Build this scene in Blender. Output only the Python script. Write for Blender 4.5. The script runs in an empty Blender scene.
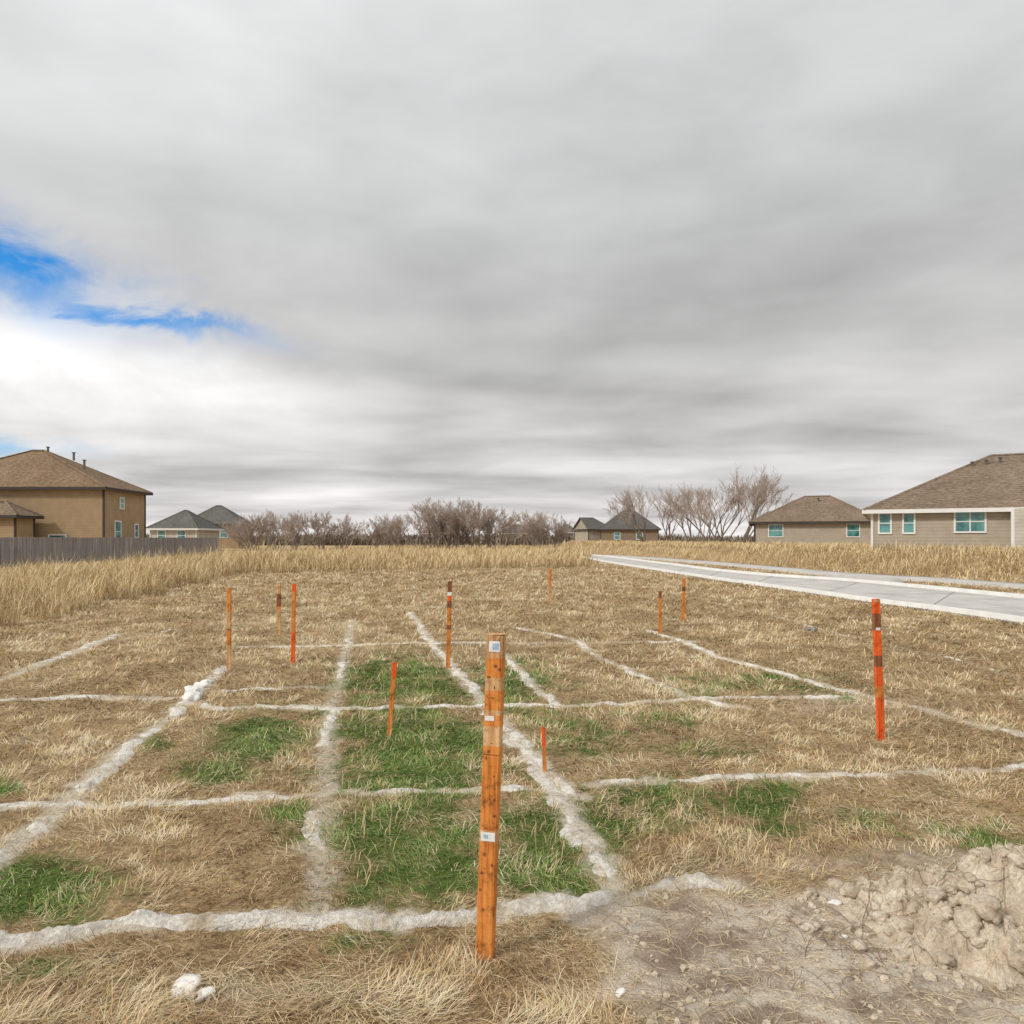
import bpy, math, random
import numpy as np
from mathutils import Vector
rng=np.random.default_rng(7); random.seed(7)
F=700.0; HC=1.6; HZ=538.0
def g(px,py):            # survey sighting -> ground position in metres
    d=F*HC/(py-HZ); return ((px-512)*d/F, d)
# ---------------- noise ----------------
def _h(ix,iy,s):
    n=(ix.astype(np.int64)*374761393+iy.astype(np.int64)*668265263+s*1274126177)&0xffffffff
    n=((n^(n>>13))*1103515245)&0xffffffff
    n=((n^(n>>16))*668265263)&0xffffffff
    return ((n^(n>>15))&0xffffff)/float(0xffffff)
def vn(x,y,s=0):
    xi=np.floor(x);yi=np.floor(y);fx=x-xi;fy=y-yi
    fx=fx*fx*(3-2*fx);fy=fy*fy*(3-2*fy)
    a=_h(xi,yi,s);b=_h(xi+1,yi,s);c=_h(xi,yi+1,s);d=_h(xi+1,yi+1,s)
    return (a*(1-fx)+b*fx)*(1-fy)+(c*(1-fx)+d*fx)*fy
def fbm(x,y,s=0,o=4):
    r=0;a=.5;t=0
    for i in range(o):
        r=r+a*vn(x*2**i+17.3*i,y*2**i+5.1*i,s+i);t+=a;a*=.5
    return r/t
def worley(x,y,s=0):
    xi=np.floor(x);yi=np.floor(y);best=np.full(x.shape,9.);sec=np.full(x.shape,9.);bh=np.zeros(x.shape)
    for i in (-1,0,1):
        for j in (-1,0,1):
            cx=xi+i;cy=yi+j
            d=np.hypot(cx+_h(cx,cy,s)-x,cy+_h(cx,cy,s+1)-y); k=d<best
            sec=np.where(k,best,np.minimum(sec,d))
            best=np.where(k,d,best); bh=np.where(k,_h(cx,cy,s+2),bh)
    return best,bh,sec-best
def ss(t): t=np.clip(t,0,1);return t*t*(3-2*t)
# ---------------- materials ----------------
class T:
    def __init__(s,tree): s.t=tree; tree.nodes.clear()
    def n(s,ty,ins=None,**at):
        nd=s.t.nodes.new(ty)
        for k,v in at.items(): setattr(nd,k,v)
        for k,v in (ins or {}).items():
            sk=nd.inputs[k]
            if isinstance(v,bpy.types.NodeSocket): s.t.links.new(v,sk)
            else: sk.default_value=v
        return nd
    def m(s,op,a,b=0.0,c=0.0,clamp=False):
        return s.n('ShaderNodeMath',{0:a,1:b,2:c},operation=op,use_clamp=clamp).outputs[0]
    def mix(s,f,a,b,bt='MIX'):
        nd=s.n('ShaderNodeMix',data_type='RGBA',blend_type=bt)
        for i,v in ((0,f),(6,a),(7,b)):
            if isinstance(v,bpy.types.NodeSocket): s.t.links.new(v,nd.inputs[i])
            else: nd.inputs[i].default_value=v if i==0 else (tuple(v)+(1,) if len(v)==3 else v)
        return nd.outputs[2]
    def ramp(s,f,stops):
        nd=s.n('ShaderNodeValToRGB',{0:f}); e=nd.color_ramp.elements
        while len(e)<len(stops): e.new(0.5)
        for el,(p,c) in zip(e,stops):
            el.position=p; el.color=(c,c,c,1) if not hasattr(c,'__len__') else tuple(c)+(1,)
        return nd.outputs[0]
    def noise(s,vec,scale,detail=4,rough=.55,dist=0.0):
        return s.n('ShaderNodeTexNoise',{'Vector':vec,'Scale':scale,'Detail':detail,'Roughness':rough,'Distortion':dist}).outputs[0]
def mat(name):
    m=bpy.data.materials.new(name); m.use_nodes=True; return m,T(m.node_tree)
def finish(t,col,rough=.9,bump=None,bstr=.5,bdist=.02,spec=.3,transl=0):
    p=t.n('ShaderNodeBsdfPrincipled',{'Roughness':rough,'Specular IOR Level':spec})
    if isinstance(col,bpy.types.NodeSocket): t.t.links.new(col,p.inputs['Base Color'])
    else: p.inputs['Base Color'].default_value=tuple(col)+(1,)
    if bump is not None:
        b=t.n('ShaderNodeBump',{'Height':bump,'Strength':bstr,'Distance':bdist})
        t.t.links.new(b.outputs[0],p.inputs['Normal'])
    out=p.outputs[0]
    t.n('ShaderNodeOutputMaterial',{'Surface':out})
def simple(name,col,rough=.8,var=.25,scale=6,bstr=.3,spec=.3):
    m,t=mat(name); c=t.n('ShaderNodeTexCoord').outputs['Object']
    n=t.noise(c,scale,6,.6)
    k=t.ramp(n,[(.25,1-var),(.75,1+var)])
    finish(t,t.mix(1.0,col,k,'MULTIPLY'),rough,n,bstr,.01,spec); return m
# ---------------- mesh helpers ----------------
COL=bpy.context.scene.collection
def obj(name,me,mats=(),parent=None,smooth=False):
    o=bpy.data.objects.new(name,me); COL.objects.link(o)
    for m in mats: me.materials.append(m)
    if smooth: me.polygons.foreach_set('use_smooth',[True]*len(me.polygons))
    if parent: o.parent=parent
    return o
def npmesh(name,v,quads=None,tris=None,col=None):
    me=bpy.data.meshes.new(name)
    nq=0 if quads is None else len(quads); nt=0 if tris is None else len(tris)
    me.vertices.add(len(v)); me.vertices.foreach_set('co',np.ascontiguousarray(v,dtype=np.float32).ravel())
    idx=np.concatenate([a.ravel() for a in (quads,tris) if a is not None]).astype(np.int32)
    me.loops.add(len(idx)); me.loops.foreach_set('vertex_index',idx)
    tot=np.concatenate([np.full(nq,4),np.full(nt,3)]).astype(np.int32)
    st=np.concatenate([[0],np.cumsum(tot)[:-1]]).astype(np.int32)
    me.polygons.add(nq+nt); me.polygons.foreach_set('loop_start',st); me.polygons.foreach_set('loop_total',tot)
    me.update(calc_edges=True)
    if col is not None:
        a=me.color_attributes.new('Col','FLOAT_COLOR','POINT')
        a.data.foreach_set('color',np.ascontiguousarray(col,dtype=np.float32).ravel())
    return me
class MB:
    def __init__(s): s.v=[];s.f=[];s.mi=[]
    def add(s,vs,fs,mi=0):
        o=len(s.v); s.v+=[tuple(p) for p in vs]; s.f+=[tuple(i+o for i in f) for f in fs]; s.mi+=[mi]*len(fs)
    def box(s,a,b,mi=0):
        x0,y0,z0=a;x1,y1,z1=b
        s.add([(x0,y0,z0),(x1,y0,z0),(x1,y1,z0),(x0,y1,z0),(x0,y0,z1),(x1,y0,z1),(x1,y1,z1),(x0,y1,z1)],
          [(0,3,2,1),(4,5,6,7),(0,1,5,4),(1,2,6,5),(2,3,7,6),(3,0,4,7)],mi)
    def mesh(s,name):
        me=bpy.data.meshes.new(name); me.from_pydata(s.v,[],s.f); me.polygons.foreach_set('material_index',s.mi); me.update(); return me

# ---------------- layout ----------------
def poly(pts): return np.array([g(*p) for p in pts])
LINES=[ # (sightings, half width m, strength)
 ([(-120,955),(0,942),(60,936),(100,930),(170,926),(230,918),(300,915),(350,914),(388,922),(430,915),(470,912),(560,903),(630,897),(660,884),(700,883),(738,885)],.052,1.0),
 ([(-200,815),(0,810),(90,806),(170,803),(260,797),(350,794),(440,792),(545,789)],.045,.85),
 ([(590,785),(680,780),(760,777),(900,774),(1024,768),(1200,762)],.050,.75),
 ([(-250,701),(0,700),(100,698),(190,700),(205,709),(330,709),(480,707),(620,704),(700,698),(850,697)],.07,.88),
 ([(200,693),(260,690),(335,688)],.06,.55),
 ([(235,646),(330,645),(430,642),(560,643),(700,641)],.10,.6),
 ([(-140,960),(-60,905),(0,863),(35,830),(75,795),(130,745),(160,725),(188,703),(205,686),(222,667)],.08,.88),
 ([(318,912),(320,850),(324,800),(326,760),(330,720),(337,690),(344,660),(352,620)],.08,.62),
 ([(618,888),(600,860),(575,825),(560,795),(530,755),(505,727),(475,692),(450,665),(430,640),(410,612)],.075,.88),
 ([(500,650),(520,672),(540,692),(560,708)],.07,.85),
 ([(575,640),(600,658),(640,675),(690,697),(740,708)],.07,.78),
 ([(645,630),(680,640),(715,656),(760,668),(830,687),(920,709),(1024,735),(1150,768)],.07,.9),
 ([(515,627),(540,632),(570,638)],.10,.7),
 ([(-80,706),(0,680),(50,660),(85,648),(118,634)],.085,.8),
 ([(500,735),(540,765),(582,801)],.05,.85),
 ([(120,640),(180,628),(260,622)],.09,.3),
 ([(700,600),(760,612),(860,640),(960,660),(1060,690)],.07,.3),
]
LP=[(poly(p),w,s) for p,w,s in LINES]
def seg_dist(x,y,P):
    best=np.full(x.shape,1e9)
    for a,b in zip(P[:-1],P[1:]):
        d=b-a;L=(d@d)
        t=np.clip(((x-a[0])*d[0]+(y-a[1])*d[1])/L,0,1)
        best=np.minimum(best,np.hypot(x-a[0]-t*d[0],y-a[1]-t*d[1]))
    return best
def linemask(x,y):
    r=np.zeros(x.shape); w0=(fbm(x*9,y*9,5,4)-.5)*.16
    for P,w,s in LP:
        lo=P.min(0)-.4;hi=P.max(0)+.4
        k=(x>lo[0])&(x<hi[0])&(y>lo[1])&(y<hi[1])
        if k.any():
            d=seg_dist(x[k],y[k],P)+w0[k]
            r[k]=np.maximum(r[k],s*ss(1-(d-w*.4)/(w*1.1)))
    return r
def inpoly(x,y,P):
    c=np.zeros(x.shape,bool);n=len(P)
    for i in range(n):
        x1,y1=P[i];x2,y2=P[(i+1)%n]
        if y1==y2: continue
        k=((y1>y)!=(y2>y))&(x<(x2-x1)*(y-y1)/(y2-y1)+x1)
        c^=k
    return c
near=[(584,558.5),(600,562),(640,568.5),(700,578),(760,587),(830,597),(900,607),(960,614.5),(1024,624),(1180,650)]
far=[(594,555.8),(612,557.5),(660,563.5),(715,571),(765,576),(830,580.5),(880,584),(940,590.5),(1024,599),(1180,614)]
RN,RF=poly(near),poly(far)
def resample(P,n):
    s=np.r_[0,np.cumsum(np.hypot(*np.diff(P,axis=0).T))]
    t=np.linspace(0,s[-1],n)
    Q=np.c_[np.interp(t,s,P[:,0]),np.interp(t,s,P[:,1])]
    for _ in range(10): Q[1:-1]=(Q[:-2]+2*Q[1:-1]+Q[2:])/4
    return Q
RNs,RFs=resample(RN,90),resample(RF,90)
ROADP=np.r_[RNs,RFs[::-1]]
SW1n=poly([(606,556.5),(660,560.5),(720,565.5),(780,571.5),(835,577.3),(880,580)])
SW1f=poly([(606,555.4),(665,559.0),(725,563.6),(790,569.4),(845,574.6),(892,577.2)])
SW2n=poly([(880,580),(940,583),(1024,589.5),(1180,603)])
SW2f=poly([(892,577.2),(940,579.8),(1024,586.2),(1180,598)])
SWs=[(resample(a,50),resample(b,50)) for a,b in ((SW1n,SW1f),(SW2n,SW2f))]
DRV=(resample(poly([(812,579),(835,577.3)]),8),resample(poly([(905,586.5),(900,581)]),8))
PAVES=[ROADP]+[np.r_[a,b[::-1]] for a,b in SWs]
def inpave(x,y):
    r=np.zeros(x.shape,bool)
    for P in PAVES: r|=inpoly(x,y,P)
    return r
def ysw(x): return np.interp(x,[8.5,11.2,13.4,14.1,14.6,15.4,17.5,24],[66,57,47,39,34,31,26,14])
def PP(x,y):
    yy=np.maximum(y,.3); return 512+F*x/yy, HZ+F*HC/yy
def pile(x,y):
    n=fbm(x*3.5,y*3.5,15,4)-.5
    q=((x-2.40)/1.04)**2+((y-2.90)/.44)**2+n*1.0
    return np.clip((1.0-q)/1.0,0,1)**1.15
def soil(x,y):
    px,py=PP(x,y); n=(fbm(x*3,y*3,31,4)-.5)
    a=ss((px-505+n*300)/110)*ss((py-(892-(px-600)*.10)+n*100)/34)
    a*=1-.70*ss((740-px)/150)*ss((py-990+n*60)/25)
    b=.8*np.exp(-(((px-240)/95)**2+((py-992)/17)**2))*(.7+n*2)
    c=.7*np.exp(-(((px-920)/150)**2+((py-864)/14)**2))
    e=.5*np.exp(-(((px-850)/70)**2+((py-705)/10)**2))
    return np.clip(np.maximum(np.maximum(np.maximum(a,b),c),e),0,1)
GP=[(410,760,95,60,1.15),(400,850,95,65,1.15),(545,845,70,65,1.1),(400,680,75,28,1.0),(262,738,62,30,1.0),(225,775,52,16,.9),(292,811,30,12,1.05),
    (40,893,75,34,1.25),(155,745,24,9,.95),(5,790,22,11,.95),(510,685,65,30,.85),(640,795,85,26,.85),(620,825,65,20,.85),(765,800,50,24,1.0),(700,800,75,16,.75),
    (950,832,90,16,.7),(1000,848,55,13,.85),(1080,850,60,20,.6),(360,730,45,42,.85),(450,740,55,50,.8),(570,730,75,36,.7),(750,685,100,16,.75),(640,720,90,22,.6),
    (20,965,90,20,.65),(360,940,90,12,.5),(700,750,100,18,.55),(770,830,60,10,.8),(-60,900,60,25,1),(170,640,50,6,.3),(420,800,120,120,.65),(820,820,220,40,.5),(850,700,40,8,.6)]
def green(x,y):
    px,py=PP(x,y); n=fbm(x*4,y*4,77,4); n2=fbm(x*18,y*18,78,3); r=np.zeros(x.shape)
    for cx,cy,a,b,s in GP:
        q=((px-cx)/a)**2+((py-cy)/b)**2
        r=np.maximum(r,s*np.exp(-q*.75))
    return np.clip(ss((r+(n-.5)*1.0+(n2-.5)*.7-.30)/.65)*np.clip(r*2.0,0,1),0,1)
def H(x,y):
    d=np.hypot(x,y); k=ss(1-(d-6)/9)
    s=soil(x,y)
    h=.03*(fbm(x*.35,y*.35,1,2)-.5)
    h=h+k*(1-.55*s)*.06*(fbm(x*4.5,y*4.5,3,4)-.5)+k*.012*(fbm(x*22,y*22,9,3)-.5)
    h=h+s*.03*(fbm(x*2.2+y*1.2,y*2.5,19,3)-.5)*k
    h=h+.85*ss((y-ysw(x)-1.5)/11)*ss((x-5)/5)*ss((150-y)/30)
    return h
def HP(x,y):   # surface of the dirt heap
    p=pile(x,y)
    wx=x+.06*(fbm(x*14,y*14,21,3)-.5); wy=y+.06*(fbm(x*14,y*14,23,3)-.5)
    f1,b1,e1=worley(wx*8.5,wy*8.5,31); f2,b2,e2=worley(wx*20,wy*20,37); f3,b3,e3=worley(wx*48,wy*48,41)
    c1=np.clip(e1*3.2,0,1)**.6*(b1**1.5); c2=np.clip(e2*3.0,0,1)**.6*(b2**1.3); c3=np.clip(e3*2.5,0,1)**.6*b3
    body=.27*(.55+.8*fbm(x*3.0,y*3.0,14,3))
    m=np.clip(p*3.5,0,1)
    return H(x,y)+p*body+m*(.070*c1*(.35+.65*np.clip(p*2,0,1))+.036*c2+.012*c3)+.014*(fbm(x*50,y*50,45,4)-.5)*m-.03*(p<=.001)-.012
# ---------------- ground ----------------
u=np.linspace(-math.asinh(700/2.0),math.asinh(700/2.0),1300); xs=2.0*np.sinh(u)
ys=np.r_[np.linspace(-60,1.2,40)[:-1],1.2*np.exp(np.linspace(0,math.log(900/1.2),950))]
X,Y=np.meshgrid(xs,ys); x=X.ravel();y=Y.ravel(); z=H(x,y)
nx,ny=len(xs),len(ys)
i=np.arange(nx*ny).reshape(ny,nx)
q=np.stack([i[:-1,:-1],i[:-1,1:],i[1:,1:],i[1:,:-1]],-1).reshape(-1,4)
col=np.zeros((len(x),4)); vis=(y>.8)&(y<60)&(abs(x)<60)
xv,yv=x[vis],y[vis]
col[vis,0]=green(xv,yv); col[vis,1]=np.maximum(soil(xv,yv),np.clip(pile(xv,yv)*3,0,1)); col[vis,2]=np.maximum(linemask(xv,yv),.5*np.clip(pile(xv-.03,yv+.04)*2.2,0,1)); col[:,3]=1
me=npmesh('ground',np.c_[x,y,z],q,None,col)
mg,t=mat('ground_mat')
c=t.n('ShaderNodeTexCoord').outputs['Object']
a=t.n('ShaderNodeAttribute',attribute_name='Col').outputs['Color']
sep=t.n('ShaderNodeSeparateColor',{0:a}).outputs
n1=t.noise(c,34,6,.7); n2=t.noise(c,1.1,3,.6); n3=t.noise(c,7,5,.6); n4=t.noise(c,120,2,.6)
th=t.ramp(n1,[(.3,(.13,.08,.04)),(.5,(.40,.27,.14)),(.68,(.70,.52,.30))])
th=t.mix(t.ramp(n3,[(.35,0.0),(.65,.7)]),th,(.57,.42,.23))
th=t.mix(1.0,th,t.ramp(n2,[(.3,.78),(.7,1.15)]),'MULTIPLY')
gr=t.ramp(n1,[(.3,(.05,.075,.015)),(.7,(.18,.26,.06))])
so=t.ramp(n3,[(.25,(.28,.20,.145)),(.45,(.44,.335,.25)),(.58,(.58,.47,.36)),(.72,(.82,.70,.56))])
so=t.mix(t.ramp(t.noise(c,2.3,6,.65,.8),[(.46,0.0),(.56,.85)]),so,(.84,.74,.60))
so=t.mix(1.0,so,t.ramp(n4,[(.3,.72),(.7,1.15)]),'MULTIPLY')
so=t.mix(1.0,so,t.ramp(n2,[(.35,.88),(.65,1.15)]),'MULTIPLY')
sn=t.mix(1.0,(.78,.69,.55),t.ramp(n1,[(.3,.65),(.6,1.1)]),'MULTIPLY')
cc=t.mix(sep[0],th,gr); cc=t.mix(sep[1],cc,so); cc=t.mix(sep[2],cc,sn)
bh=t.m('ADD',t.m('MULTIPLY',n1,1.0),t.m('MULTIPLY',n4,.5))
finish(t,cc,.95,bh,1.0,.03,.1)
obj('ground',me,[mg],smooth=True)
# ---------------- blades ----------------
mb_,t=mat('grass_mat')
a=t.n('ShaderNodeAttribute',attribute_name='Col').outputs['Color']
finish(t,a,.7,spec=.25)
def blades(name,x,y,L,W,az,tilt,droop,cb,ct,matl=mb_,sink=.006):
    z=H(x,y)-sink; n=len(x)
    dx,dy=np.cos(az),np.sin(az); sx,sy=-dy,dx
    ctl,stl=np.cos(tilt),np.sin(tilt); t2=tilt-droop
    mx=x+dx*ctl*L*.5; my=y+dy*ctl*L*.5; mz=z+stl*L*.5
    tx=mx+dx*np.cos(t2)*L*.5; ty=my+dy*np.cos(t2)*L*.5; tz=mz+np.sin(t2)*L*.5
    w=W/2
    v=np.empty((n,5,3))
    v[:,0]=np.c_[x-sx*w,y-sy*w,z]; v[:,1]=np.c_[x+sx*w,y+sy*w,z]
    v[:,2]=np.c_[mx+sx*w*.9,my+sy*w*.9,mz]; v[:,3]=np.c_[mx-sx*w*.9,my-sy*w*.9,mz]; v[:,4]=np.c_[tx,ty,tz]
    b=np.arange(n)[:,None]*5
    q=b+np.array([[0,1,2,3]]); tr=b+np.array([[3,2,4]])
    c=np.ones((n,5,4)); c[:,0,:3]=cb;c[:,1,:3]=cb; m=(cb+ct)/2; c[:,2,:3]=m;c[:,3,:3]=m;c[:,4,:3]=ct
    return obj(name,npmesh(name,v.reshape(-1,3),q,tr,c.reshape(-1,4)),[matl])
def sample(n,d0,d1,wf=.82,wp=.5):
    d=d0*np.exp(rng.random(n)*math.log(d1/d0)); x=(rng.random(n)*2-1)*(wf*d+wp); return x,d
def lerp(a,b,t): return a+(b-a)*t[:,None]
C=lambda *v: np.array(v)
N=500000
x,y=sample(N,1.55,60)
lm=linemask(x,y); so_=np.maximum(soil(x,y),np.clip(pile(x,y)*3,0,1)); gr_=green(x,y)
TALL=np.array([(-40,6),(-14,9.5),(-9.2,12.6),(-9.8,15.1),(-10.9,20.7),(-12.6,31),(-5.6,35),(4.3,38.6),(5,50),(7.2,66),(9,110),(-33,110),(-30,60),(-28,36),(-40,30)],float)
keep=(rng.random(N)>lm*.98)&(rng.random(N)>so_*.985)&~inpave(x,y)&(pile(x,y)<.05)
x,y,gr_,so_=x[keep],y[keep],gr_[keep],so_[keep]; n=len(x)
cl=fbm(x*7,y*7,41,3); big=fbm(x*.7,y*.7,43,3); c2=fbm(x*3,y*9,47,3)
s=np.clip(y/3.5,.75,9)
az=fbm(x*1.6,y*1.6,50,2)*4*math.pi+rng.normal(0,.9,n)
isg=rng.random(n)<gr_*.82
L=(.042+.045*rng.random(n))*s**.45*(.7+.7*cl); W=.0032*s**.90*(.7+.6*rng.random(n))
fgl=ss((2.9-y)/.5)*ss((.7-x)/.4); L*=1+fgl*.8
L*=np.where(isg,.8,1)
tilt=np.abs(rng.normal(.27,.24,n))+ (cl-.4)*.6+isg*.15; tilt=np.clip(tilt,.03,1.3)
val=np.clip(.56+(cl-.5)*2.0+(c2-.5)*1.2+(big-.5)*.8+rng.normal(0,.26,n)+.1*fgl,0,1)
dk=C(.22,.125,.055);md=C(.72,.485,.245);lt=C(1.0,.84,.56)
c=np.where((val<.5)[:,None],lerp(dk,md,val*2),lerp(md,lt,val*2-1))
hue=rng.random(n); c=c*np.c_[1+.08*(hue-.5),np.ones(n),1-.25*(hue-.5)]
v2=rng.random(n)
gc=lerp(C(.12,.19,.035),C(.42,.56,.17),v2)
olive=rng.random(n)<.06
c=np.where(isg[:,None],gc,c); c=np.where((olive&~isg)[:,None],c*C(.7,.8,.55),c)
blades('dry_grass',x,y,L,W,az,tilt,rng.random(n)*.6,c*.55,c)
# tall grass
TC=((.54,.385,.20),(1.0,.81,.48))
def tall(name,x,y,hh,Wm=1,cols=TC):
    n=len(x); s=np.clip(y/10,1,6)
    az=rng.random(n)*2*math.pi; v=np.clip(rng.random(n)*.6+(fbm(x*.9,y*.9,61,3)-.3)*1.1,0,1)
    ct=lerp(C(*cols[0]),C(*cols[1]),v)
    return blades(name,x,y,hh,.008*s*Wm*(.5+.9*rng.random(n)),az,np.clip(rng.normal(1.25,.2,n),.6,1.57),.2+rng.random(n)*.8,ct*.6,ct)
x,y=sample(360000,9,110,.85,1)
nx_=(fbm(x*1.2,y*1.2,66,3)-.5)*3.0
k=inpoly(x+nx_,y+nx_*.9,TALL)&(rng.random(len(x))<.25+1.3*fbm(x*.7,y*.7,64,3)); x,y=x[k],y[k]
hh=(.4+.75*rng.random(len(x))**1.5)*(.15+1.3*fbm(x*.7,y*.7,68,3)+.6*np.exp(-((x+13.5)/3.5)**2-((y-35)/8)**2))*1.05
hh*=.30+.70*ss((x+25)/11)
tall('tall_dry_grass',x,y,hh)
x,y=sample(200000,20,120,.9,1)
k=(y>ysw(x)+.6)&(x>8.5)&~inpave(x,y)&~((y>42)&(x>27)); x,y=x[k],y[k]
hh=(.2+.45*rng.random(len(x)))*(.3+1.2*fbm(x*.35,y*.35,69,3))*ss((y-ysw(x))/6+.2)
tall('tall_dry_grass',x,y,hh)
x,y=sample(26000,3,40,.82,.5); k=(fbm(x*.8,y*.8,71,3)>.60)&~inpave(x,y)&(linemask(x,y)<.2)&(soil(x,y)<.3)&(pile(x,y)<.02); x,y=x[k],y[k]
tall('weeds',x,y,.05+.09*rng.random(len(x)),.5)
# ---------------- chalk / sand lines ----------------
ml,t=mat('sand_line_mat'); c=t.n('ShaderNodeTexCoord').outputs['Object']
n1=t.noise(c,45,6,.7);n2=t.noise(c,6,5,.6)
cc=t.mix(t.ramp(n2,[(.33,0.0),(.56,1.0)]),(.66,.55,.41),(.95,.90,.81))
cc=t.mix(1.0,cc,t.ramp(n1,[(.3,.62),(.6,1.1)]),'MULTIPLY')
finish(t,cc,.95,n1,1.0,.03,.1)
for li,(P,w,s) in enumerate(LP):
    ln=np.r_[0,np.cumsum(np.hypot(*np.diff(P,axis=0).T))]; n=max(8,int(ln[-1]/.02))
    tt=np.linspace(0,ln[-1],n); Q=np.c_[np.interp(tt,ln,P[:,0]),np.interp(tt,ln,P[:,1])]
    for _ in range(8): Q[1:-1]=(Q[:-2]+2*Q[1:-1]+Q[2:])/4
    T_=np.gradient(Q,axis=0); T_/=np.linalg.norm(T_,axis=1)[:,None]; Nn=np.c_[-T_[:,1],T_[:,0]]
    big=2.6 if li==0 else 1.1
    cs=np.linspace(-1,1,9); wl=w*(.15+1.7*fbm(tt*8,tt*0+li,91,5))*(.4+.6*s); wr=w*(.15+1.7*fbm(tt*8,tt*0+li+50,92,5))*(.4+.6*s)
    off=(fbm(tt*2.2,tt*0+li,93,3)-.5)*w*2.4
    gap=ss((fbm(tt*2.3,tt*0+3*li,95,4)-(.70-.44*s))/.14)
    gap*=ss(tt/.15)*ss((ln[-1]-tt)/.15)
    V=[]
    for cval in cs:
        ww=np.where(cval<0,wl,wr)*cval*(.2+.8*gap)
        xx=Q[:,0]+Nn[:,0]*(ww+off); yy=Q[:,1]+Nn[:,1]*(ww+off)
        hz=(.005+.016*big*fbm(xx*24,yy*24,94,4)**1.5*1.5*s)*(1-cval**2)*(.3+.7*gap)-.008*abs(cval)**2-.018*(1-gap)
        V.append(np.c_[xx,yy,H(xx,yy)+hz])
    V=np.stack(V,1).reshape(-1,3); ii=np.arange(n*9).reshape(n,9)
    q=np.stack([ii[:-1,:-1],ii[1:,:-1],ii[1:,1:],ii[:-1,1:]],-1).reshape(-1,4)
    obj('sand_line',npmesh('sand_line',V,q),[ml],smooth=True)
# ---------------- road & pavements ----------------
mc,t=mat('concrete_mat'); c=t.n('ShaderNodeTexCoord').outputs['Object']
n1=t.noise(c,1.2,6,.65);n2=t.noise(c,40,3,.6)
cc=t.ramp(n1,[(.3,(.42,.40,.365)),(.5,(.55,.525,.49)),(.75,(.66,.63,.59))]); cc=t.mix(1.0,cc,t.ramp(n2,[(.3,.88),(.7,1.06)]),'MULTIPLY')
finish(t,cc,.9,n2,.3,.01,.2)
mj=simple('joint_mat',(.25,.235,.21)); mk=simple('curb_mat',(.74,.72,.68),.9,.12,3)
def strip(name,A,B,zo,mats,parent=None,cuts=6,base=None):
    n=len(A); V=[]
    for k in range(cuts+1):
        Pq=A+(B-A)*k/cuts; V.append(np.c_[Pq,H(Pq[:,0],Pq[:,1])*1.0+zo])
    top=np.stack(V,1)
    lo=top.copy(); lo[:,:,2]-=.3
    V=np.concatenate([lo[:,:1],top,lo[:,-1:]],1); m=V.shape[1]; ii=np.arange(n*m).reshape(n,m)
    q=np.stack([ii[:-1,:-1],ii[1:,:-1],ii[1:,1:],ii[:-1,1:]],-1).reshape(-1,4)
    return obj(name,npmesh(name,V.reshape(-1,3),q),mats,parent)
def emp(name,loc=(0,0,0)):
    e=bpy.data.objects.new(name,None); COL.objects.link(e); e.location=loc; return e
road=emp('road'); strip('carriageway',RNs,RFs,.03,[mc],road,10)
def offs(Q,d):
    T_=np.gradient(Q,axis=0); T_/=np.linalg.norm(T_,axis=1)[:,None]; return Q+np.c_[-T_[:,1],T_[:,0]]*d
def inner(Q,other,d):
    a=offs(Q,d);b=offs(Q,-d); return a if np.hypot(*(a-other).T).sum()<np.hypot(*(b-other).T).sum() else b
for nm,Q,O in (('kerb_near',RNs,RFs),('kerb_far',RFs,RNs)):
    strip(nm,Q,inner(Q,O,.18),.13,[mk],road,1)
    strip(nm+'_gutter_joint',inner(Q,O,.60),inner(Q,O,.63),.034,[mj],road,1)
for k in range(6,84,8):
    a=RNs[k]+(RFs[k]-RNs[k])*.06; b=RNs[k]+(RFs[k]-RNs[k])*.94; dd=(b-a)/np.linalg.norm(b-a); pr=np.array([-dd[1],dd[0]])*.012
    strip('joint_%d'%k,np.linspace(a-pr,b-pr,8),np.linspace(a+pr,b+pr,8),.035,[mj],road,1)
for A,B in SWs: strip('sidewalk',A,B,.09,[mc],None,3)
strip('driveway_apron',DRV[0],DRV[1],.082,[mc],None,6)
# ---------------- fence ----------------
mf,t=mat('weathered_wood_mat'); c=t.n('ShaderNodeTexCoord').outputs['Object']
wn=t.noise(t.n('ShaderNodeMapping',{0:c,3:(7,7,.5)}).outputs[0],1,5,.6)
cc=t.ramp(wn,[(.3,(.17,.155,.15)),(.55,(.30,.275,.265)),(.75,(.44,.41,.40))]); finish(t,cc,.9,wn,.4,.01,.2)
fence=MB(); A=np.array([-25.2,26.]);B=np.array([-31.2,74.]); Lf=np.linalg.norm(B-A); D=(B-A)/Lf; Nf=np.array([-D[1],D[0]])
s_=0
while s_<Lf:
    w=.138; h=1.64+random.uniform(-.02,.02); o=random.uniform(-.006,.006)
    p=A+D*s_; r=A+D*(s_+w)
    pts=[p+Nf*o,r+Nf*o,r+Nf*(o+.02),p+Nf*(o+.02)]
    vs=[(a_[0],a_[1],-.1) for a_ in pts]+[(a_[0],a_[1],h) for a_ in pts]
    fence.add(vs,[(0,3,2,1),(4,5,6,7),(0,1,5,4),(1,2,6,5),(2,3,7,6),(3,0,4,7)])
    s_+=.155
for z0 in (.3,.9,1.45):
    pts=[A+Nf*.03,B+Nf*.03,B+Nf*.07,A+Nf*.07]
    fence.add([(a_[0],a_[1],z0) for a_ in pts]+[(a_[0],a_[1],z0+.09) for a_ in pts],[(0,3,2,1),(4,5,6,7),(0,1,5,4),(1,2,6,5),(2,3,7,6),(3,0,4,7)])
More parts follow.
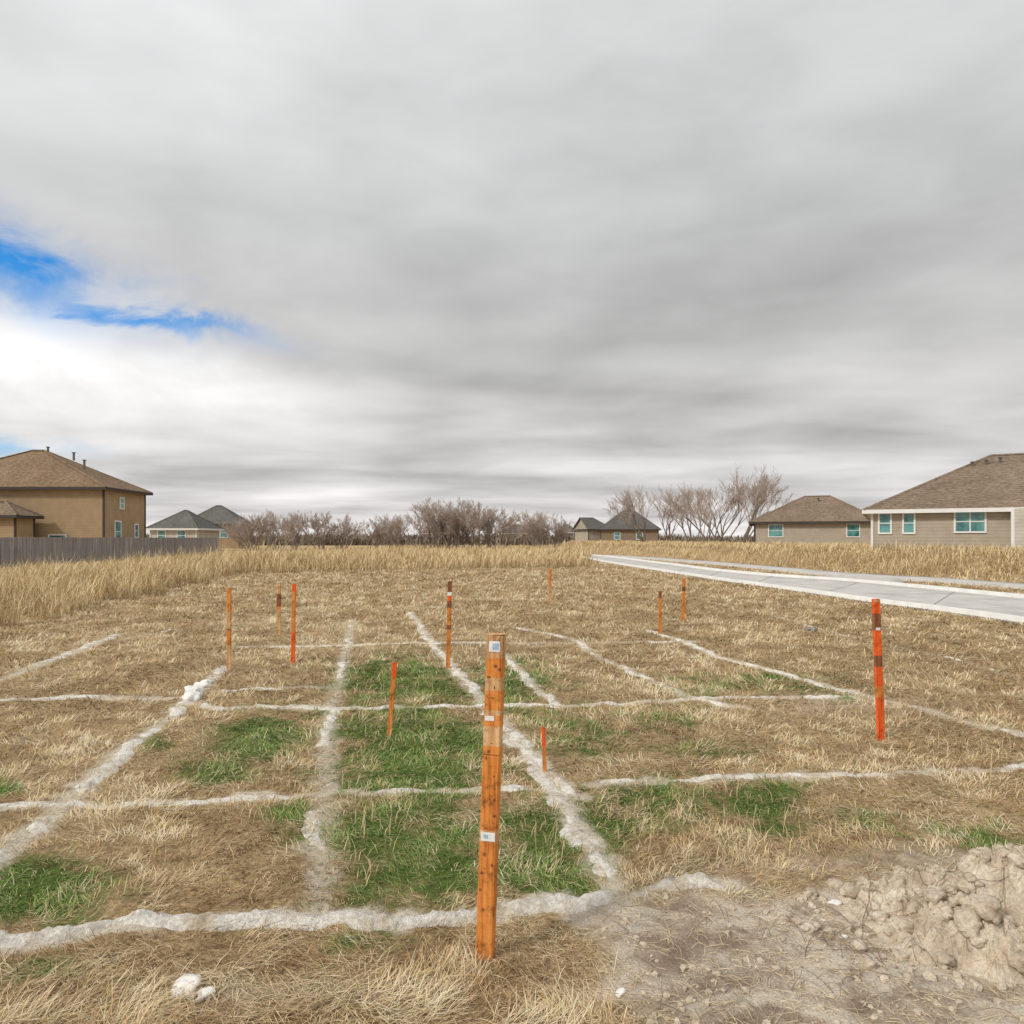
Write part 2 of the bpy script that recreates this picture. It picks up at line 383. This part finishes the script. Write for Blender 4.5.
obj('wooden_fence',fence.mesh('wooden_fence'),[mf])
# ---------------- houses ----------------
def siding(name,col,board=.18):
    m,t=mat(name); c=t.n('ShaderNodeTexCoord').outputs['Object']
    sp=t.n('ShaderNodeSeparateXYZ',{0:c}).outputs
    fr=t.m('FRACT',t.m('DIVIDE',sp[2],board))
    line=t.ramp(fr,[(0,.5),(.15,1.0),(1,.94)])
    n=t.noise(c,1.5,5,.6); cc=t.mix(1.0,col,line,'MULTIPLY'); cc=t.mix(1.0,cc,t.ramp(n,[(.3,.86),(.7,1.1)]),'MULTIPLY')
    finish(t,cc,.8,fr,.4,.02,.3); return m
def shingle(name,col):
    m,t=mat(name); c=t.n('ShaderNodeTexCoord').outputs['Object']
    sp=t.n('ShaderNodeSeparateXYZ',{0:c}).outputs
    n=t.noise(t.n('ShaderNodeMapping',{0:c,3:(3.5,3.5,9)}).outputs[0],1.2,5,.75); n2=t.noise(c,.5,3,.5)
    fr=t.m('FRACT',t.m('DIVIDE',sp[2],.12)); cc=t.mix(1.0,col,t.ramp(n,[(.3,.45),(.5,1.0),(.7,1.6)]),'MULTIPLY')
    cc=t.mix(1.0,cc,t.ramp(fr,[(0,.7),(.3,1.0),(1,1.0)]),'MULTIPLY'); cc=t.mix(1.0,cc,t.ramp(n2,[(.3,.85),(.7,1.12)]),'MULTIPLY')
    finish(t,cc,.95,n,.5,.03,.15); return m
mtrim=simple('white_trim_mat',(.78,.77,.75),.6,.06,3)
mglass,t=mat('window_glass_mat'); c=t.n('ShaderNodeTexCoord').outputs['Object']
finish(t,t.ramp(t.noise(c,1.3,3,.5),[(.4,(.03,.13,.13)),(.6,(.12,.34,.33))]),.08,spec=.8)
mdark=simple('dark_trim_mat',(.06,.05,.045),.7,.1)
mvent=simple('vent_mat',(.12,.11,.10),.5,.1)
def house(name,loc,rot,w,dp,eave,rise,hl,hr,wm,rm,wins=(),oh=.45,trim=None,vents=(),bump=None):
    trim=trim or mtrim
    e=emp(name,(loc[0],loc[1],0)); e.rotation_euler[2]=rot
    b=MB(); b.add([(0,0,-.3),(w,0,-.3),(w,dp,-.3),(0,dp,-.3),(0,0,eave),(w,0,eave),(w,dp,eave),(0,dp,eave)],[(0,1,5,4),(1,2,6,5),(2,3,7,6),(3,0,4,7)])
    if hl<=0: b.add([(0,0,eave),(0,dp,eave),(0,dp/2,eave+rise)],[(0,2,1)])
    if hr<=0: b.add([(w,0,eave),(w,dp,eave),(w,dp/2,eave+rise)],[(0,1,2)])
    obj('walls',b.mesh('walls'),[wm],e)
    if bump:
        u0,u1,dpt,bm_=bump; b=MB(); b.box((u0,-dpt,-.3),(u1,-.004,eave-.055)); obj('wall_projection',b.mesh('projection'),[bm_],e)
        b=MB(); b.box((u0-.02,-dpt-.02,-.3),(u0+.12,-dpt+.1,eave-.06)); obj('projection_corner',b.mesh('pc'),[trim],e)
    r=MB(); x0,x1,y0,y1=-oh,w+oh,-oh,dp+oh; z0=eave-.0; zt=eave+rise+.08
    rl=(hl if hl>0 else -oh); rr=w-hr if hr>0 else w+oh
    r.add([(x0,y0,z0),(x1,y0,z0),(x1,y1,z0),(x0,y1,z0),(rl,dp/2,zt),(rr,dp/2,zt)],[(0,1,5,4),(2,3,4,5)]+([(3,0,4)] if hl>0 else [])+([(1,2,5)] if hr>0 else []))
    pts=[(x0,y0,z0),(x1,y0,z0),(x1,y1,z0),(x0,y1,z0),(rl,dp/2,zt),(rr,dp/2,zt)]
    for i0,i1 in ((4,5),)+(((0,4),(3,4)) if hl>0 else ())+(((1,5),(2,5)) if hr>0 else ()):
        a=Vector(pts[i0]);c_=Vector(pts[i1]);d=(c_-a).normalized(); sd=d.cross(Vector((0,0,1))).normalized()*.13
        r.add([a-sd-Vector((0,0,.02)),a+Vector((0,0,.07)),a+sd-Vector((0,0,.02)),c_-sd-Vector((0,0,.02)),c_+Vector((0,0,.07)),c_+sd-Vector((0,0,.02))],[(0,1,4,3),(1,2,5,4)])
    obj('roof',r.mesh('roof'),[rm],e)
    f=MB(); th=.2
    f.box((x0-.02,y0-.03,z0-th),(x1+.02,y0,z0+.01)); f.box((x0-.02,y1,z0-th),(x1+.02,y1+.03,z0+.01))
    f.box((x0-.03,y0,z0-th),(x0,y1,z0+.01)); f.box((x1,y0,z0-th),(x1+.03,y1,z0+.01))
    f.add([(x0,y0,z0-.05),(x1,y0,z0-.05),(x1,y1,z0-.05),(x0,y1,z0-.05)],[(0,1,2,3)])
    obj('fascia_and_soffit',f.mesh('fascia'),[trim],e)
    cn=MB()
    for cx,cy in ((0,0),(w,0),(w,dp),(0,dp)):
        cn.box((cx-.06,cy-.06,-.3),(cx+.06,cy+.06,eave-.055))
    obj('corner_boards',cn.mesh('corner'),[trim],e)
    for k,(face,uu,zc,ww,hh) in enumerate(wins):
        wb=MB(); fr=.09
        def bx(u0,u1,za,zb,o0,o1,mi):
            if face=='f': wb.box((u0,-o1,za),(u1,-o0,zb),mi)
            elif face=='r': wb.box((w+o0,u0,za),(w+o1,u1,zb),mi)
            else: wb.box((-o1,u0,za),(-o0,u1,zb),mi)
        u0,u1,za,zb=uu-ww/2,uu+ww/2,zc-hh/2,zc+hh/2
        bx(u0,u1,za,zb,.004,.02,1)
        bx(u0-fr,u0,za-fr,zb+fr,.002,.06,0);bx(u1,u1+fr,za-fr,zb+fr,.002,.06,0)
        bx(u0,u1,zb,zb+fr,.002,.06,0);bx(u0,u1,za-fr,za,.002,.07,0); bx(u0,u1,zc-.025,zc+.025,.021,.045,0)
        if ww>1.2: bx(uu-.03,uu+.03,za,zb,.021,.05,0)
        obj('window_%d'%(k+1),wb.mesh('window'),[mtrim,mglass],e)
    for k,(vx,vy,vh) in enumerate(vents):
        vb=MB(); fr_=min(vy/(dp/2),1,(vx/hl if hl>0 else 1)); zz=eave+rise*fr_
        vb.box((vx-.06,vy-.06,zz-.2),(vx+.06,vy+.06,zz+vh)); vb.box((vx-.11,vy-.11,zz+vh),(vx+.11,vy+.11,zz+vh+.06))
        obj('roof_vent_%d'%(k+1),vb.mesh('vent'),[mvent],e)
    return e
tan=siding('tan_siding_mat',(.42,.30,.18)); gry=siding('greige_siding_mat',(.46,.40,.32)); lgt=siding('light_siding_mat',(.58,.54,.48))
brn=siding('brown_siding_mat',(.27,.20,.14)); wht=siding('pale_siding_mat',(.58,.54,.47))
rb=shingle('brown_shingle_mat',(.24,.165,.105)); rg=shingle('grey_shingle_mat',(.15,.145,.13)); rt=shingle('taupe_shingle_mat',(.23,.17,.12)); rdk=shingle('slate_shingle_mat',(.13,.12,.11))
house('two_storey_house',(-31.5-15.5,54.0-.4),math.radians(1.5),15.5,6.4,5.5,3.15,8.0,6.5,tan,rb,[('f',6.8,4.9,1.3,1.3),('f',12,1.2,1.2,1.2),('r',2.6,4.4,.5,.8),('r',2.0,2.1,.8,1.6),('r',4.9,2.2,.5,1.0)],vents=[(9.4,3.0,.5),(11.7,2.6,.4),(13,1.8,.5)],trim=mdark)
house('garage_house',(-45.6,51.0),0,9.4,2.0,3.25,1.0,1.5,1.4,tan,rt,[('f',4.5,1.6,1.2,1.2)],trim=mdark)
house('bungalow',(-43.4,84),math.radians(-2),5.6,6,2.75,2.2,2.6,2.6,lgt,rg,[('f',1.4,1.9,.9,1.1),('f',3.8,1.9,.9,1.1)])
house('suburban_house',(-48.6,104),math.radians(6),7.8,7,3.7,2.8,3.4,3.6,tan,rg,[('f',2.2,2.4,1,1.4),('f',5.6,2.4,1,1.4)],trim=mdark)
house('suburban_house',(16.2,128),math.radians(-6),10.4,12,3.2,3.6,4.4,4.0,brn,rdk,[('f',3,2.0,1,1.2),('f',7,2.0,1,1.2)],trim=mdark)
house('suburban_house',(15.4,141),math.radians(18),5,7,3.4,2.3,0,2.4,gry,rdk,trim=mdark)
house('ranch_house',(23.4,67.5),math.radians(-19),10.6,11,3.15,2.6,4.8,3.4,gry,rt,[('f',1.9,2.3,1.2,1.1),('f',8.6,2.3,1.0,1.1)],vents=[(6,4.2,.4)],trim=mdark)
house('ranch_house',(19.7,38.3),math.radians(-28),20,16,3.12,3.4,6.3,8,gry,rt,[('f',.62,2.4,.5,1.0),('f',1.75,2.4,.45,1.0),('f',4.5,2.45,1.25,1.0)],vents=[(5.2,6.2,.3),(5.9,6.4,.3),(6.6,6.6,.35)],bump=(6.2,12,.5,wht))
for hx,hy,w,rs in ((-1.5,215,9,2.6),(3,230,8,2.4),(17,200,6,2.6),(13,190,5,2.2),(24,220,9,2.1),(-30,230,10,2),(70,190,12,2.3)):
    house('distant_house',(hx,hy),random.uniform(-.3,.3),w,9,3.1,rs,3,3,brn,rdk)
# ---------------- bare trees ----------------
mt=simple('bark_mat',(.26,.21,.18),.9,.3,3); mt2=simple('twig_mat',(.48,.395,.34),.9,.35,2)
def treemesh(name,seed,ht,spread,stems,levels,lean=.5,rmin=.016):
    R=random.Random(seed); S=[]
    def br(p,d,L,r,lv):
        n=3; q=p
        for k in range(n):
            d=(d+Vector((R.gauss(0,.12),R.gauss(0,.12),R.gauss(0.05,.07)))).normalized()
            q2=q+d*L/n; r2=r*(1-.22*(k+1)/n*1.4)
            S.append((q,q2,r*(1-.1*k),r2,lv))
            if lv<levels and k>0 or (lv<levels and lv>0 and k==0 and R.random()<.5):
                for _ in range(R.choice((1,2)) if lv<levels-1 else 3):
                    nd=(d+Vector((R.gauss(0,.40),R.gauss(0,.40),R.gauss(.15,.25)))).normalized()
                    br(q2,nd,L*R.uniform(.5,.74),r2*.62,lv+1)
            q=q2
    for k in range(stems):
        a=R.random()*6.283; s=R.random()**.6*lean
        br(Vector((math.cos(a)*spread*.2*s,math.sin(a)*spread*.2*s,-.1)),Vector((math.cos(a)*s,math.sin(a)*s,1)).normalized(),ht*R.uniform(.36,.5),ht*.015,0)
    P0=np.array([tuple(s[0]) for s in S]);P1=np.array([tuple(s[1]) for s in S])
    sc_=ht/np.percentile(P1[:,2],98); P0*=sc_;P1*=sc_
    r0=np.maximum([s[2] for s in S],rmin);r1=np.maximum([s[3] for s in S],rmin*.7)
    d=P1-P0; d/=np.linalg.norm(d,axis=1)[:,None]; a=np.cross(d,[.3,.9,.2]); a/=np.linalg.norm(a,axis=1)[:,None]; b=np.cross(d,a)
    V=np.empty((len(S),6,3))
    for k in range(3):
        o=a*math.cos(k*2.094)+b*math.sin(k*2.094); V[:,k]=P0+o*r0[:,None]; V[:,k+3]=P1+o*r1[:,None]
    bi=np.arange(len(S))[:,None]*6
    q=np.concatenate([bi+np.array([[0,1,4,3]]),bi+np.array([[1,2,5,4]]),bi+np.array([[2,0,3,5]])])
    me=npmesh(name,V.reshape(-1,3),q)
    me.materials.append(mt);me.materials.append(mt2)
    lv=np.array([min(s[4],9)>1 for s in S]).astype(np.int32); me.polygons.foreach_set('material_index',np.tile(lv,3))
    return me
shr=[treemesh('bare_shrub_mesh',s,1.0*4.5,3,10,4,1.15,.012) for s in (1,2,3)]
trs=[treemesh('bare_tree_mesh',s,8.0,3,5,4,.85,.014) for s in (11,12,13,14)]
def put(name,me,px,d,top,base_h,wid=1):
    hpx=(HZ-top)*d/F+HC; k=hpx/base_h
    o=bpy.data.objects.new(name,me); COL.objects.link(o); xx=(px-512)*d/F
    o.location=(xx,d,float(H(np.array([xx]),np.array([d]))[0])-.1); o.scale=(k*wid,k*wid,k); o.rotation_euler[2]=random.random()*6.28
for k,(px,d,top,wd) in enumerate([(258,88,516,1.1),(280,92,513,1.1),(300,86,517,1),(322,90,513,1.1),(340,92,517,1),(372,90,520,1),(402,92,516,.9),(424,86,510,1.1),(440,88,505,1.1),(458,84,502,1.1),(480,86,503,1.1),(496,88,510,1),(545,95,513,1.1),(537,98,518,.8),(554,97,520,.8),(248,100,520,.9),(388,98,526,.8)]):
    put('bare_shrub',shr[k%3],px,d,top,4.5,wd)
for k,(px,d,top,wd) in enumerate([(648,92,495,.9),(670,95,499,1.0),(692,88,492,.9),(712,92,486,.95),(738,88,482,1.0),(704,84,500,.9),(722,96,488,.9)]):
    put('bare_tree',trs[k%4],px,d,top,8.0,wd)
n=26000; x=(rng.random(n)*2-1)*190; y=150+rng.random(n)*40
hh=(1.2+2.0*fbm(x*.06,y*.06,81,3)+.8*rng.random(n))
cb=lerp(C(.14,.115,.085),C(.32,.26,.20),rng.random(n))
blades('distant_tree_mass',x,y,hh,.25+.35*rng.random(n),rng.random(n)*6.28,np.clip(rng.normal(1.3,.3,n),.5,1.57),rng.random(n)*1.2,cb,cb*1.1)
# ---------------- stakes ----------------
def woodm(name,c1,c2,c3,sc=1):
    m,t=mat(name); c=t.n('ShaderNodeTexCoord').outputs['Object']
    mp=t.n('ShaderNodeMapping',{0:c,3:(60,60,4)}).outputs[0]
    n=t.noise(mp,1*sc,6,.65,.4); n2=t.noise(c,22,5,.7)
    cc=t.ramp(n,[(.3,c1),(.5,c2),(.72,c3)]); cc=t.mix(1.0,cc,t.ramp(n2,[(.32,.36),(.46,.95),(.65,1.15)]),'MULTIPLY')
    finish(t,cc,.75,n,.6,.004,.3); return m
mw=woodm('raw_wood_mat',(.28,.13,.055),(.58,.33,.15),(.78,.53,.30))
mor=woodm('orange_paint_mat',(.27,.075,.015),(.64,.225,.045),(.78,.34,.10))
mrd=woodm('fluorescent_paint_mat',(.50,.055,.01),(.80,.12,.02),(.86,.18,.04))
mdk=woodm('dark_stain_mat',(.10,.04,.018),(.24,.09,.04),(.36,.15,.06))
mwh=simple('paper_tag_mat',(.78,.79,.78),.7,.15,60); mbl=simple('blue_tag_mat',(.36,.50,.66),.6,.2,60)
SM=[mw,mor,mrd,mdk,mwh,mbl]
def stake(px,py,ptop,topx,wpx,bands,th=.4,extra=None,name='survey_stake',yaw=0):
    bx,by=g(px,py); ht=HC-(ptop-HZ)*by/F; w=wpx*by/F; th=w*th
    z0=float(H(np.array([bx]),np.array([by]))[0]); lean=(topx-px)*by/F
    b=MB(); zs=[];ms=[]; cur=ht
    for (f,mi) in bands:
        lo=ht*(1-f); nseg=max(1,int((cur-lo)/.04))
        for k in range(nseg): zs.append(cur-(cur-lo)*k/nseg); ms.append(mi)
        cur=lo
    zs.append(0.0)
    R=random.Random(int(px)); bev=w*.07
    def ring(z,sc=1):
        o=lean*z/ht; ww=w/2*sc*(1+R.uniform(-.012,.012)); t2=th/2*sc; e=bev*sc
        return [(o-ww+e,-t2,z),(o+ww-e,-t2,z),(o+ww,-t2+e,z),(o+ww,t2-e,z),(o+ww-e,t2,z),(o-ww+e,t2,z),(o-ww,t2-e,z),(o-ww,-t2+e,z)]
    rings=[ring(z+z0) if z>0 else ring(z0-.01) for z in zs]+[ring(z0-.15,.35)]
    for k in range(len(rings)-1):
        mi=ms[k] if k<len(ms) else 0
        b.add(rings[k]+rings[k+1],[(i_,i_+8,(i_+1)%8+8,(i_+1)%8) for i_ in range(8)],mi)
    tp=rings[0]; b.add([(p[0],p[1],p[2]+(.004 if i_%3 else 0)) for i_,p in enumerate(tp)],[tuple(range(8))],bands[0][1])
    for (f0,f1,u0,u1,mi,pr) in (extra or []):
        za,zb=z0+ht*(1-f1),z0+ht*(1-f0); zm=(za+zb)/2; o=lean*zm/ht
        b.box((o+w*u0,-th/2-pr,za),(o+w*u1,-th/2-.0006,zb),mi)
    o=obj(name,b.mesh(name),SM); o.location=(bx,by,0); o.rotation_euler[2]=math.radians(yaw)
    return o
R=random.Random(5)
marks=[(f,f+R.uniform(.003,.010),u_,u_+R.uniform(.04,.2),3,.0011) for f in (.09,.10,.125,.155,.19,.33,.352,.372,.40,.43,.50,.55,.67,.70,.715,.73,.78,.84) for u_ in (R.uniform(-.4,.25),)]
stake(485,958,635,497,18,[(.07,0),(.13,1),(.17,0),(.23,1),(.245,0),(.28,1),(.34,0),(.46,1),(.6,1),(.635,0),(1,1)],.55,
  [(.018,.05,-.33,.30,4,.002),(.024,.044,-.12,.24,5,.003),(.247,.262,-.42,.10,4,.001),(.605,.632,-.40,.40,4,.002),(.612,.624,-.25,.0,5,.003),(.365,.368,-.46,.46,3,.001)]+marks,yaw=-14)
stake(881,738,598,875,8.5,[(.10,2),(.22,3),(.40,2),(.48,3),(.62,2),(.70,1),(1,2)],.35,[(.0,.02,-.4,.4,0,.002),(.2,.22,-.3,.3,4,.002)],yaw=12)
stake(229,669,588,229,4.3,[(.3,1),(.5,0),(.52,3),(.7,1),(1,0)],.4)
stake(293,663,583,294,4.0,[(.1,2),(.6,1),(1,2)],.4)
stake(279,634,583,279,4,[(.2,0),(.45,3),(.5,1),(1,0)],.4)
stake(448,669,582,450,4.4,[(.12,3),(.16,4),(.22,2),(.3,3),(.5,1),(.55,3),(1,1)],.4)
stake(389,736,662,395,4.8,[(.2,2),(.5,1),(1,1)],.35)
stake(545,772,727,543,3.8,[(.4,2),(1,1)],.4)
stake(550,604,569,550,2.8,[(.5,1),(1,0)],.4)
stake(660,634,591,660,3.2,[(.15,3),(.6,1),(1,1)],.4)
stake(683,621,579,684,3.2,[(.2,1),(.3,3),(1,1)],.4)
# ---------------- dirt heap, stones ----------------
md_,t=mat('dirt_clod_mat'); c=t.n('ShaderNodeTexCoord').outputs['Object']
n1=t.noise(c,9,6,.65);n2=t.noise(c,80,5,.65)
cc=t.ramp(n1,[(.3,(.48,.38,.28)),(.5,(.68,.57,.44)),(.7,(.86,.77,.63))]); cc=t.mix(1.0,cc,t.ramp(n2,[(.3,.72),(.65,1.1)]),'MULTIPLY')
finish(t,cc,.95,n2,1.0,.012,.1)
import bmesh
bm=bmesh.new(); bmesh.ops.create_icosphere(bm,subdivisions=3,radius=1); bm.verts.ensure_lookup_table()
IV=np.array([v.co[:] for v in bm.verts]); IF=np.array([[v.index for v in f.verts] for f in bm.faces]); bm.free()
def rock(V,F_,x,y,r,sq=.7,seed=0,up=.2,surf=H):
    s=IV*1.0; k=.35+1.3*fbm(s[:,0]*1.5+seed*3.1+s[:,2]*1.7,s[:,1]*1.5+seed-s[:,2],seed,5)
    s=np.sign(s)*np.abs(s)**.75
    s=s*k[:,None]*r*np.array([random.uniform(.7,1.4),random.uniform(.7,1.2),sq]); a=random.random()*6.28
    s=np.c_[s[:,0]*math.cos(a)-s[:,1]*math.sin(a),s[:,0]*math.sin(a)+s[:,1]*math.cos(a),s[:,2]]
    z=float(surf(np.array([x]),np.array([y]))[0]); off=sum(len(v) for v in V)
    V.append(s+np.array([x,y,z+r*up])); F_.append(IF+off)
px1=np.arange(1.1,3.7,.0055); py1=np.arange(2.25,3.65,.0055); X,Y=np.meshgrid(px1,py1); x=X.ravel();y=Y.ravel()
ii=np.arange(len(x)).reshape(X.shape); q=np.stack([ii[:-1,:-1],ii[:-1,1:],ii[1:,1:],ii[1:,:-1]],-1).reshape(-1,4)
pm=pile(x,y)>0.002; q=q[pm[q].any(1)]
V=[];F_=[]
for k in range(620):
    aa=random.random()*6.28; rr=random.random()**.6
    x_=2.3+math.cos(aa)*rr*1.15; y_=2.88+math.sin(aa)*rr*.52
    pv=float(pile(np.array([x_]),np.array([y_]))[0])
    big=random.random()<.10 and pv>.15
    rock(V,F_,x_,y_,(random.uniform(.025,.05) if big else random.choice((.005,.007,.009,.012,.015,.02,.024)))*random.uniform(.8,1.3),.8,k,.25,HP if pv>.01 else H)
hv=np.c_[x,y,HP(x,y)]
obj('dirt_pile',npmesh('dirt_pile',np.concatenate([hv]+V),q,np.concatenate(F_)+len(hv)),[md_])
V=[];F_=[]
for k in range(650):
    px=random.uniform(500,1100);py=random.uniform(880,1060); x_,y_=g(px,py)
    if float(soil(np.array([x_]),np.array([y_]))[0])<.4: continue
    rock(V,F_,x_,y_,random.choice((.003,.004,.005,.006,.009,.012)),.7,k)
obj('gravel',npmesh('gravel',np.concatenate(V),None,np.concatenate(F_)),[md_],smooth=True)
mst=simple('pale_stone_mat',(.80,.78,.74),.9,.2,30)
def stones(name,L):
    V=[];F_=[]
    for k,(px,py,r) in enumerate(L): rock(V,F_,*g(px,py),r,.7,k+900)
    obj(name,npmesh(name,np.concatenate(V),None,np.concatenate(F_)),[mst])
stones('pale_stone',[(186,990,.036),(180,995,.024),(207,997,.028),(196,984,.024),(190,997,.02)])
stones('pale_stone',[(835,903,.02)]); stones('pale_stone',[(620,994,.016)]); stones('pale_stone',[(845,938,.013)])
stones('chalk_clump',[(194,694,.085),(200,688,.06),(190,700,.07),(206,684,.05),(196,698,.05)])
ms2=simple('grey_stone_mat',(.25,.24,.22),.9,.2,10)
V=[];F_=[]; rock(V,F_,*g(812,631),.09,.5,5); obj('grey_stone',npmesh('grey_stone',V[0],None,F_[0]),[ms2],smooth=True)
# twigs
def strands(name,L,mt_):
    VV=[];QQ=[];o=0
    for (x_,y_,ln,az,r,arch) in L:
        n=9; xs_=[];a=az
        X0,Y0=x_,y_
        for k in range(n):
            tt=k/(n-1); hh=arch*math.sin(tt*math.pi)+.004
            xs_.append((X0,Y0,hh)); a+=random.gauss(0,.22); X0+=math.cos(a)*ln/n; Y0+=math.sin(a)*ln/n
        A_=np.array(xs_); A_[:,2]+=np.maximum(H(A_[:,0],A_[:,1]),HP(A_[:,0],A_[:,1]))
        for k,p in enumerate(A_):
            rr=r*(1-.6*k/(n-1)); 
            VV+= [p+np.array([0,0,rr]),p+np.array([rr*math.sin(az),-rr*math.cos(az),-rr*.5]),p+np.array([-rr*math.sin(az),rr*math.cos(az),-rr*.5])]
        for k in range(n-1):
            for j in range(3): QQ.append((o+k*3+j,o+k*3+(j+1)%3,o+(k+1)*3+(j+1)%3,o+(k+1)*3+j))
        o+=n*3
    obj(name,npmesh(name,np.array(VV),np.array(QQ)),[mt_],smooth=True)
L=[]
for k in range(110):
    px=random.uniform(620,1060);py=random.uniform(865,1040)
    if random.random()<.5: px=random.uniform(780,1040);py=random.uniform(865,985)
    L.append((*g(px,py),random.uniform(.08,.38),random.gauss(2.6,.9),random.uniform(.0008,.002),random.uniform(.01,.06)))
strands('dead_twigs',L,simple('dead_twig_mat',(.24,.17,.12),.9,.3,20))
L=[]
for k in range(1700):
    px=random.uniform(490,1060);py=random.uniform(865,1060)
    L.append((*g(px,py),random.uniform(.03,.12),random.uniform(0,6.28),random.uniform(.0007,.0014),random.uniform(0,.012)))
strands('straw_litter',L,simple('straw_litter_mat',(.78,.63,.41),.9,.3,20))
# ---------------- sky ----------------
SE,SR=math.radians(38),math.radians(232)
w=bpy.data.worlds.new('World'); bpy.context.scene.world=w; w.use_nodes=True; t=T(w.node_tree)
v=t.n('ShaderNodeTexCoord').outputs['Generated']; v=t.n('ShaderNodeVectorMath',{0:v},operation='NORMALIZE').outputs[0]
sp=t.n('ShaderNodeSeparateXYZ',{0:v}).outputs; X_,Y_,Z_=sp[0],sp[1],sp[2]
el=t.m('ARCSINE',Z_); az=t.m('ARCTAN2',X_,Y_)
k=t.m('DIVIDE',1.0,t.m('ADD',t.m('MAXIMUM',Z_,0.0),.08))
P1=t.n('ShaderNodeCombineXYZ',{0:t.m('MULTIPLY',t.m('MULTIPLY',X_,k),.55),1:t.m('MULTIPLY',Y_,k),2:3.0}).outputs[0]
P2=t.n('ShaderNodeCombineXYZ',{0:t.m('MULTIPLY',t.m('MULTIPLY',X_,k),.85),1:t.m('MULTIPLY',Y_,k),2:8.0}).outputs[0]
A1=t.noise(P1,.80,3,.45,.2); A2=t.noise(P2,1.3,5,.5,.4)
AE=t.n('ShaderNodeCombineXYZ',{0:az,1:t.m('MULTIPLY',el,1.6),2:0.0}).outputs[0]
AE2=t.n('ShaderNodeCombineXYZ',{0:az,1:t.m('MULTIPLY',el,2.6),2:4.0}).outputs[0]
A3=t.noise(AE,2.6,4,.5,.3); A6=t.noise(AE2,6,5,.5,.3)
base=t.ramp(t.m('DIVIDE',el,1.0),[(0.0,.86),(.05,.66),(.12,.58),(.20,.64),(.27,.56),(.36,.59),(.50,.68),(.65,.75),(1.0,.84)])
lowm=t.ramp(el,[(.0,1.0),(.18,.9),(.30,.45),(1.0,.25)])
br=t.m('ADD',base,t.m('MULTIPLY',t.m('MULTIPLY',t.m('SUBTRACT',A1,.5),.85),lowm))
br=t.m('ADD',br,t.m('MULTIPLY',t.m('MULTIPLY',t.m('SUBTRACT',A2,.5),.42),lowm))
br=t.m('ADD',br,t.m('MULTIPLY',t.m('SUBTRACT',A3,.5),.24))
br=t.m('ADD',br,t.m('MULTIPLY',t.m('SUBTRACT',A6,.5),.20))
def gauss(az0,el0,ra,re,slope=0.0,src_az=None,src_el=None):
    da=t.m('SUBTRACT',src_az or az,az0); de=t.m('SUBTRACT',t.m('SUBTRACT',src_el or el,el0),t.m('MULTIPLY',da,slope))
    q=t.m('ADD',t.m('POWER',t.m('ABSOLUTE',t.m('DIVIDE',da,ra)),2.0),t.m('POWER',t.m('ABSOLUTE',t.m('DIVIDE',de,re)),2.0))
    return t.m('EXPONENT',t.m('MULTIPLY',q,-1.0))
n4=t.noise(AE,8,6,.6,.6); n5=t.noise(AE,20,5,.6,.3)
puff=t.m('MULTIPLY',gauss(-.62,.205,.33,.08),t.m('ADD',.05,t.m('MULTIPLY',n4,1.1)))
br=t.m('ADD',br,t.m('MULTIPLY',puff,.50))
br=t.m('ADD',br,t.m('MULTIPLY',gauss(-.75,.55,.5,.3),.08))
br=t.m('ADD',br,t.m('MULTIPLY',gauss(.12,.30,.45,.10),-.07))
cl=t.mix(1.0,t.mix(t.ramp(el,[(.0,0.0),(.5,1.0)]),(1.03,1.0,.985),(.985,1.0,1.005)),t.n('ShaderNodeCombineColor',{0:br,1:br,2:br}).outputs[0],'MULTIPLY')
sky=t.n('ShaderNodeTexSky',sky_type='NISHITA',sun_disc=False,sun_elevation=SE,sun_rotation=SR).outputs[0]
blue=t.mix(1.0,sky,(.30,1.15,1.85),'MULTIPLY')
azn=t.m('ADD',az,t.m('MULTIPLY',t.m('SUBTRACT',n4,.5),.24)); eln=t.m('ADD',t.m('ADD',el,t.m('MULTIPLY',t.m('SUBTRACT',A3,.5),.07)),t.m('MULTIPLY',t.m('SUBTRACT',n4,.5),.06))
gm=t.m('MAXIMUM',gauss(-.66,.315,.15,.040,-.22,azn,eln),t.m('MULTIPLY',gauss(-.48,.272,.13,.015,-.10,azn,eln),.8))
gm=t.m('MAXIMUM',gm,t.m('MULTIPLY',gauss(-.66,.11,.09,.013,0,azn,eln),.6))
gm=t.m('MULTIPLY',gm,t.m('ADD',.58,t.m('MULTIPLY',n5,.75)))
gm=t.ramp(gm,[(.02,0.0),(.35,.30),(.85,1.0)])
big=t.n('ShaderNodeVectorMath',{0:cl,1:(10,10,10)},operation='MULTIPLY').outputs[0]
fin=t.mix(gm,big,blue)
bg=t.n('ShaderNodeBackground',{0:fin,1:.1}); t.n('ShaderNodeOutputWorld',{0:bg.outputs[0]})
sun=bpy.data.lights.new('sun','SUN'); sun.energy=2.2; sun.angle=math.radians(8); sun.color=(1,.95,.87)
so=bpy.data.objects.new('sun',sun); COL.objects.link(so)
dr=Vector((math.sin(SR)*math.cos(SE),math.cos(SR)*math.cos(SE),math.sin(SE)))
so.rotation_euler=dr.to_track_quat('Z','Y').to_euler()
# ---------------- camera ----------------
cam=bpy.data.cameras.new('camera'); cam.sensor_width=36; cam.lens=F/1024*36; cam.shift_y=(HZ-512)/1024; cam.clip_end=3000
co=bpy.data.objects.new('camera',cam); COL.objects.link(co); co.location=(0,0,HC); co.rotation_euler=(math.radians(90),0,0)
sc=bpy.context.scene; sc.camera=co
sc.view_settings.view_transform='Standard'; sc.view_settings.look='None'; sc.view_settings.exposure=0
